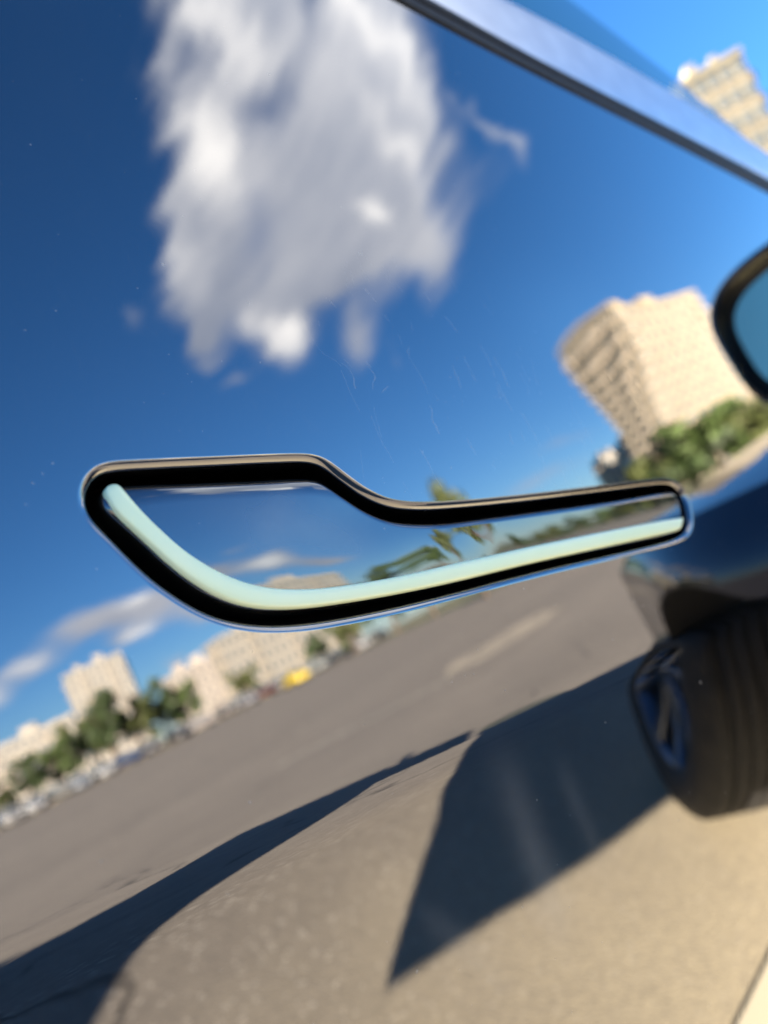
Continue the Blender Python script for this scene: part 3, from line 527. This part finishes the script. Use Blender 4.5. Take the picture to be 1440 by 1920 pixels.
# ================================================================== GROUND
def sheet(name, pts, z, m, kind='structure', label=None):
    o = mesh(name, [(x, y, z) for x, y in pts], [tuple(range(len(pts)))], m); o['kind'] = kind; return o
sheet('ground', [(-2500,-2500),(2500,-2500),(2500,2500),(-2500,2500)], 0, ASPH)
def line(x0, y0, x1, y1, w, m=PLINE):
    d = Vector((x1-x0, y1-y0, 0)).normalized(); n = Vector((-d.y, d.x, 0))*w/2; a, b = Vector((x0,y0,.004)), Vector((x1,y1,.004))
    o = mesh('road_marking', [a-n, b-n, b+n, a+n], [(0,1,2,3)], m); o['kind'] = 'structure'
line(4.7,-8.6,7.0,-7.0,.20); line(7,-11.8,13.8,-12.6,.14); line(3.0,-19,9,-19.5,.15); line(9,-26,22,-27,.16)
line(.60, -.245, 1.30, -.185, .13, mat('bay line paint', (.80,.72,.52), .8))

PATCH = noisy(mat('pale sand patch', (.40,.35,.26), .9), (.26,.23,.18), (.46,.40,.30), 2)
o = mesh('sand_patch', [(9.0+r_*math.cos(a_)*1.9, -7.4+r_*math.sin(a_)*.9, .004) for a_, r_ in [(2*math.pi*i/18, .8+.35*random.random()) for i in range(18)]], [tuple(range(18))], PATCH); o['kind'] = 'structure'
# verge and kerb on the far side of the lot
bm = bmesh.new(); box_bm(bm, -80, 110, -88.3, -88.0, -.02, .13); kb = bmo('kerb', bm, CONC); kb['kind'] = 'structure'
sheet('grass_verge', [(-140,-190),(220,-190),(220,-88.3),(-140,-88.3)], .12, GRASS)
sheet('grass_verge', [(60,-88),(220,-88),(220,-8),(52,-12),(48,-40)], .01, GRASS)
# ================================================================== BUILDINGS
def polar(az_, d): return Vector((d*math.cos(R(az_)), -d*math.sin(R(az_)), 0))
def building(name, label, p, ang_, w, dpt, H, floors, cols, wall_m, cat='building', balc=(), side_cols=6, plinth=True, tiers=None):
    """front face runs from p along ang_ for w metres; dpt goes back from it"""
    root = empty(name, p, ang_); tag(root, label, cat)
    fh = H/floors; bm = bmesh.new(); box_bm(bm, 0, w, 0, dpt, -.3, H); bmo('wall', bm, wall_m, root)
    bm = bmesh.new(); box_bm(bm, -.25, w+.25, -.25, dpt+.25, H, H+.7); box_bm(bm, w*.3, w*.45, dpt*.3, dpt*.7, H+.7, H+3.0); box_bm(bm, w*.7, w*.8, dpt*.3, dpt*.7, H+.7, H+2.6); bmo('roof', bm, ROOF if wall_m is CONC3 else wall_m, root)
    wb = bmesh.new(); cb = bmesh.new(); cw = w/cols
    for f in range(floors):
        z0 = f*fh+fh*.3
        for c in range(cols):
            x0 = c*cw+cw*.22; 
            box_bm(wb, x0, x0+cw*.56, -.05, .1, z0, z0+fh*.5)
            if c in balc: box_bm(cb, c*cw+.05, (c+1)*cw-.05, -.7, -.05-.01, f*fh+.05, f*fh+fh*.42)
            else: box_bm(cb, x0-.1, x0+cw*.56+.1, -.18, -.051, z0-.15, z0-.02)
        sw = dpt/side_cols
        for c in range(side_cols):
            for xs in ((-.05, .1), (w-.1, w+.05)):
                box_bm(wb, xs[0], xs[1], c*sw+sw*.25, c*sw+sw*.75, z0, z0+fh*.5)
                if c % 2: box_bm(cb, xs[0]-(.9 if xs[0] < 0 else -.06), xs[0]-.01 if xs[0] < 0 else xs[1]+.9, c*sw+.1, (c+1)*sw-.1, f*fh+.05, f*fh+fh*.4)
        box_bm(cb, -.08, w+.08, -.08, -.03 if False else -.012, f*fh-.06, f*fh+.06)
    bmo('windows', wb, WIN, root)['kind'] = 'stuff'; bmo('balconies', cb, BALC, root)['kind'] = 'stuff'
    return root
def ang_between(a, b): d = b-a; return math.atan2(d.y, d.x)
# tall cream block seen over the handle's right end
a, b = polar(19.1, 130), polar(12.4, 150); building('apartment_tower', 'tall cream panel apartment block with balconies rising above the trees at the right', b, ang_between(b, a), (a-b).length, 8.5, 32, 14, 9, CONC, balc=(0, 8))
a, b = polar(24.4, 205), polar(22.2, 208); building('slim_tower', 'slim pale tower standing beside the dark block', b, ang_between(b, a), (a-b).length, 12, 17, 6, 3, CONCG)
a, b = polar(22.0, 170), polar(19.6, 172); building('dark_block', 'dark blue grey block behind the trees', b, ang_between(b, a), (a-b).length, 14, 16, 5, 4, CONC3)
a, b = polar(73.6, 215), polar(69.2, 215); building('slab_block', 'nine storey cream slab block with a shaded end wall, tallest of the far left buildings', b, ang_between(b, a), (a-b).length, 13, 27, 9, 9, CONCG, balc=(2, 6))
a, b = polar(82, 230), polar(74.0, 226); building('low_block', 'lower pale apartment row left of the slab block', b, ang_between(b, a), (a-b).length, 12, 17.5, 5, 14, CONCG, balc=(3, 9))
a, b = polar(66.2, 185), polar(62.2, 190); building('brick_block', 'rosy block with an orange stair panel at the left end of the long row', b, ang_between(b, a), (a-b).length, 12, 13, 5, 6, CONC2)
a, b = polar(62.0, 180), polar(51.0, 200); building('long_block', 'long cream apartment row receding behind the yellow car', b, ang_between(b, a), (a-b).length, 12, 16, 5, 18, CONCG, balc=(4, 9, 14))
q = Vector((70, 25, 0)); a, b = Vector((94,33,0)), Vector((98,27,0)); building('near_tower', 'sunlit cream tower seen through the side window', a, ang_between(a, b), (a-b).length, 9, 40, 14, 5, CONC4)
# ================================================================== TREES
def leaf_mesh(seed, R_, Hc, n, ls):
    r = np.random.default_rng(seed); V = []; F = []
    cl = [(r.normal(0, .42, 3)*[R_, R_, Hc*.42]+[0, 0, Hc*.5]) for _ in range(16)]
    for i in range(n):
        c = cl[r.integers(len(cl))]; d = r.normal(0, 1, 3); d /= np.linalg.norm(d); p = c+d*R_*(.34*r.random()**.4)
        p[2] = max(p[2], 0.02); u_ = r.normal(0, 1, 3); u_ /= np.linalg.norm(u_); w_ = np.cross(u_, d); w_ /= np.linalg.norm(w_)+1e-9; s = ls*(.6+.8*r.random())
        b = len(V); V += [p-u_*s, p+w_*s*.6, p+u_*s, p-w_*s*.6]; F.append((b, b+1, b+2, b+3))
    return V, F
protos = []
for k in range(5):
    cv, cf = leaf_mesh(20+k, 2.6, 5.2, 1700, .26); me = bpy.data.meshes.new('crown'); me.from_pydata([tuple(p) for p in cv], [], cf); me.materials.append(LEAF[k % 3])
    bm = bmesh.new()
    def limb(a, b, r0, r1):
        d = (b-a); q = d.to_track_quat('Z', 'Y').to_matrix(); rr = []
        for p, r in ((a, r0), ((a+b)/2+Vector((.05,.04,0)), (r0+r1)/2), (b, r1)): rr.append([bm.verts.new(p+q @ Vector((r*math.cos(t), r*math.sin(t), 0))) for t in [2*math.pi*j/8 for j in range(8)]])
        for s in range(2):
            for j in range(8): bm.faces.new((rr[s][j], rr[s][(j+1) % 8], rr[s+1][(j+1) % 8], rr[s+1][j]))
    limb(Vector((0,0,-2.2)), Vector((0,0,1.6)), .26, .17)
    for j in range(5): a_ = j*1.257+k; limb(Vector((0,0,.2+.3*j)), Vector((1.5*math.cos(a_), 1.5*math.sin(a_), 2.2+.4*j)), .11, .04)
    mt = bpy.data.meshes.new('trunk'); bm.to_mesh(mt); bm.free(); mt.materials.append(BARK); protos.append((me, mt))
def tree(x, y, hgt, wid, k, label, group=None, low=.75):
    t = empty('broadleaf_tree', (x, y, 0), k*1.7+x); tag(t, label, 'tree', group); sc_ = hgt/7.4
    for nm, me in (('crown', protos[k % 5][0]), ('trunk', protos[k % 5][1])):
        o = bpy.data.objects.new(nm, me); S.collection.objects.link(o); o.parent = t; o.location = (0,0,2.2*sc_*low); o.scale = (sc_*wid, sc_*wid, sc_)
TL_ = 'trees standing along the edge of the lot'
ORD = ['first','second','third','fourth','fifth','sixth','seventh','eighth','ninth','tenth','eleventh','twelfth','thirteenth','fourteenth','fifteenth','sixteenth','seventeenth','eighteenth','nineteenth','twentieth','twenty-first','twenty-second','twenty-third','twenty-fourth']
def tlabel(i, a_, lb):
    if a_ < 21: return 'dark bushy tree mirrored below the tall cream block, '+ORD[[20.4,18.6,16.8,15.0,12.4].index(a_)]+' from the left'
    if lb == 'tall lone': return 'tall lone tree mirrored just above the narrow part of the door handle'
    if a_ < 39: return 'low '+lb+' tree in the green line mirrored behind the handle bar, '+ORD[[36,32.5,29.5,26.8,24.4,22.4].index(a_)]+' from the left'
    L_ = [80.5,78,76,73.4,72.2,70.3,68.3,66.5,61.5,55,52,48,44.5]
    return 'green '+lb+' tree in front of the far apartment blocks, '+ORD[L_.index(a_)]+' from the left'
for i, (a_, d, hg, wd, lb) in enumerate([(15.0,50,5.6,1.5,'bushy'),(12.4,48,5.4,1.5,'dark'),(16.8,49,6.0,1.5,'dense'),(18.6,50,6.0,1.4,'round'),(20.4,52,5.4,1.4,'tall'),(22.4,53,3.6,1.4,'low'),(24.4,55,2.8,1.6,'small'),(26.8,56,2.4,1.6,'thin'),(29.5,58,2.5,1.6,'rounded'),(32.5,58,2.6,1.6,'spreading'),(36,60,2.8,1.5,'shaggy'),(39.5,47,9.3,.6,'tall lone'),(44.5,50,5.0,1.1,'leafy'),(48,56,4.6,1.1,'olive'),(52,60,3.4,1.2,'pale'),(55,62,3.6,1.2,'bright'),(61.5,66,3.6,1.1,'shady'),(66.5,66,4.6,1.1,'broad'),(68.3,64,5.2,1.0,'upright'),(70.3,62,5.2,1.0,'thick'),(72.2,60,6.6,.9,'feathery'),(73.4,62,5.6,.9,'big'),(76,60,4.2,1.2,'wide'),(78,58,3.6,1.3,'mossy'),(80.5,58,3.8,1.2,'dusky')]):
    f_ = 1.5 if a_ > 44 else 1; p = polar(a_, d*f_); tree(p.x, p.y, hg*f_, wd, i, tlabel(i, a_, lb), TL_, .2 if a_ < 39 else .75)
# ================================================================== PARKED CARS
def car_meshes():
    st = [(-2.15,.55,.62),(-2.05,.86,.86),(-1.3,.95,.90),(-.6,1.42,.74),(.5,1.45,.74),(1.15,.98,.88),(1.95,.80,.86),(2.15,.52,.7)]
    bm = bmesh.new(); prev = None
    for x, zt, hw in st:
        hb = .90 if abs(x) < 2.1 else .8; zs = min(zt, .88)
        r = [bm.verts.new((x, y, z_)) for y, z_ in ((-hb,.28),(-hb,zs*.8),(-hb*.97,zs),(-hw*.9,zt),(hw*.9,zt),(hb*.97,zs),(hb,zs*.8),(hb,.28))]
        if prev:
            for j in range(8): bm.faces.new((prev[j], prev[(j+1) % 8], r[(j+1) % 8], r[j]))
        else: bm.faces.new(r)
        prev = r
    bm.faces.new(prev[::-1]); bmesh.ops.recalc_face_normals(bm, faces=bm.faces[:]); body = bpy.data.meshes.new('body'); bm.to_mesh(body); bm.free()
    body.polygons.foreach_set('use_smooth', [True]*len(body.polygons))
    bm = bmesh.new()
    for s in (-1, 1):
        v = [bm.verts.new(p) for p in ((-1.2, s*.90, .94), (1.05, s*.90, .98), (.48, s*.70, 1.38), (-.58, s*.70, 1.36))]; bm.faces.new(v)
    for x0, z0, x1, z1 in ((1.13,1.02,.55,1.42),(-1.28,.97,-.65,1.40)):
        v = [bm.verts.new((x0+.03*(1 if x0 > 0 else -1), s*.74, z0)) for s in (-1, 1)]+[bm.verts.new((x1+.03*(1 if x0 > 0 else -1), s*.60, z1)) for s in (1, -1)]; bm.faces.new(v)
    gl = bpy.data.meshes.new('windows'); bm.to_mesh(gl); bm.free(); gl.materials.append(WIN)
    V, F = turn([(.05,0),(.19,0),(.2,.01),(.31,.01),(.32,-.02),(.32,-.2)], 20); w = bpy.data.meshes.new('wheel'); w.from_pydata(V, [], F); w.materials.append(TYRE)
    bm = bmesh.new(); box_bm(bm, 2.08, 2.17, -.75, -.45, .6, .74); hl = bpy.data.meshes.new('headlight'); bm.to_mesh(hl); bm.free(); hl.materials.append(mat('headlight lens', (.8,.8,.8), .1))
    return body, gl, w, hl
CB, CG, CW, CH = car_meshes()
def parked(x, y, rz, col, label, group='cars parked along the far kerb'):
    c = empty('parked_car', (x, y, 0), rz); tag(c, label, 'car', group)
    b = CB.copy(); b.materials.clear(); b.materials.append(mat('paint '+label[:12], tuple(v*(.6 if max(col) < .7 else 1) for v in col), .2, .2, Coat_Weight=1)); parts = [('body', b, (0,0,0), 0), ('windows', CG, (0,0,0), 0)]
    for sx_ in (-1.3, 1.3):
        for sy in (-1, 1): parts.append(('wheel', CW, (sx_, sy*.86, .32), sy))
    for sy in (0, 1.2): parts.append(('headlight', CH, (0, sy, 0), 0))
    for nm, me, loc, sy in parts:
        o = bpy.data.objects.new(nm, me); S.collection.objects.link(o); o.parent = c; o.location = loc
        if nm == 'wheel': o.rotation_euler = (R(90) if sy < 0 else R(-90), 0, 0)
cc = [(80.6,56,(.02,.05,.05),'dark teal'),(79.9,50,(.4,.4,.4),'white'),(78.3,54,(.45,.47,.5),'silver grey'),(76.8,55,(.35,.35,.34),'off white'),(75.2,55,(.28,.32,.38),'steel blue'),(73.4,56,(.5,.52,.55),'light grey'),(71.8,56,(.05,.09,.22),'navy'),(70.0,56,(.10,.10,.11),'charcoal'),(67.6,54,(.02,.02,.025),'black'),(66.0,54,(.55,.5,.48),'pale bronze'),(63.9,56,(.2,.17,.15),'brown'),(62.2,57,(.3,.3,.33),'mid grey'),(60.5,58,(.16,.04,.035),'dark red'),(58.9,58,(.35,.36,.38),'dull silver'),(55.6,60,(.4,.43,.42),'greenish grey'),(53.6,60,(.05,.06,.08),'midnight blue'),(51.8,61,(.6,.6,.62),'silver'),(50.0,62,(.3,.3,.3),'pewter')]
for i, (a_, d, c, nm) in enumerate(cc):
    p = polar(a_, d*1.5); parked(p.x, p.y, R(90+(i*37 % 11)-5) if i % 3 else R(8), c, nm+' car in the far parked row, '+ORD[i]+' from the left')
p = polar(57.6, 72); parked(p.x, p.y, R(100), (.75,.55,.02), 'bright yellow car parked in front of the cream apartment row')
# ================================================================== VAN added out of frame to the rear, shaped to cast the long shadow strip
def sw(s, w): return Vector((.72*s+.69*w, -.69*s+.72*w, 0))
vo = sw(-1.5, -.74); van = empty('shadow_van', vo, math.atan2(.72, .69)); tag(van, 'pale box van added behind the open door to cast a shadow, out of frame', 'van')
CREAM = mat('van paint', (.62,.60,.52), .3, 0, Coat_Weight=1)
bm = bmesh.new(); box_bm(bm, -1.45, 0, 0, 1.9, .45, 2.06); bmo('cargo_box', bm, CREAM, van, bevel=.06)
bm = bmesh.new(); box_bm(bm, -3.6, -1.46, 0, 1.9, .45, 1.38); bmo('bonnet', bm, CREAM, van, bevel=.08)
bm = bmesh.new(); box_bm(bm, 0.0, .64, .1, .16, 1.74, 2.04); bmo('shadow_bar', bm, BARK, van)  # unseen bar added to carry the shadow strip past the van
bm = bmesh.new(); box_bm(bm, .0, .11, .2, .3, 2.0, 2.2); bmo('shadow_bump', bm, BARK, van, bevel=.02)  # unseen block added for the bump on the shadow edge
for x_ in (-.6, -2.8):
    for y_ in (.0, 1.9):
        V, F = turn([(.05,0),(.2,0),(.34,.01),(.34,-.22)], 24); o = mesh('wheel', V, F, TYRE, van); o.location = (x_, y_, .34); o.rotation_euler = (R(90) if y_ == 0 else R(-90), 0, 0)
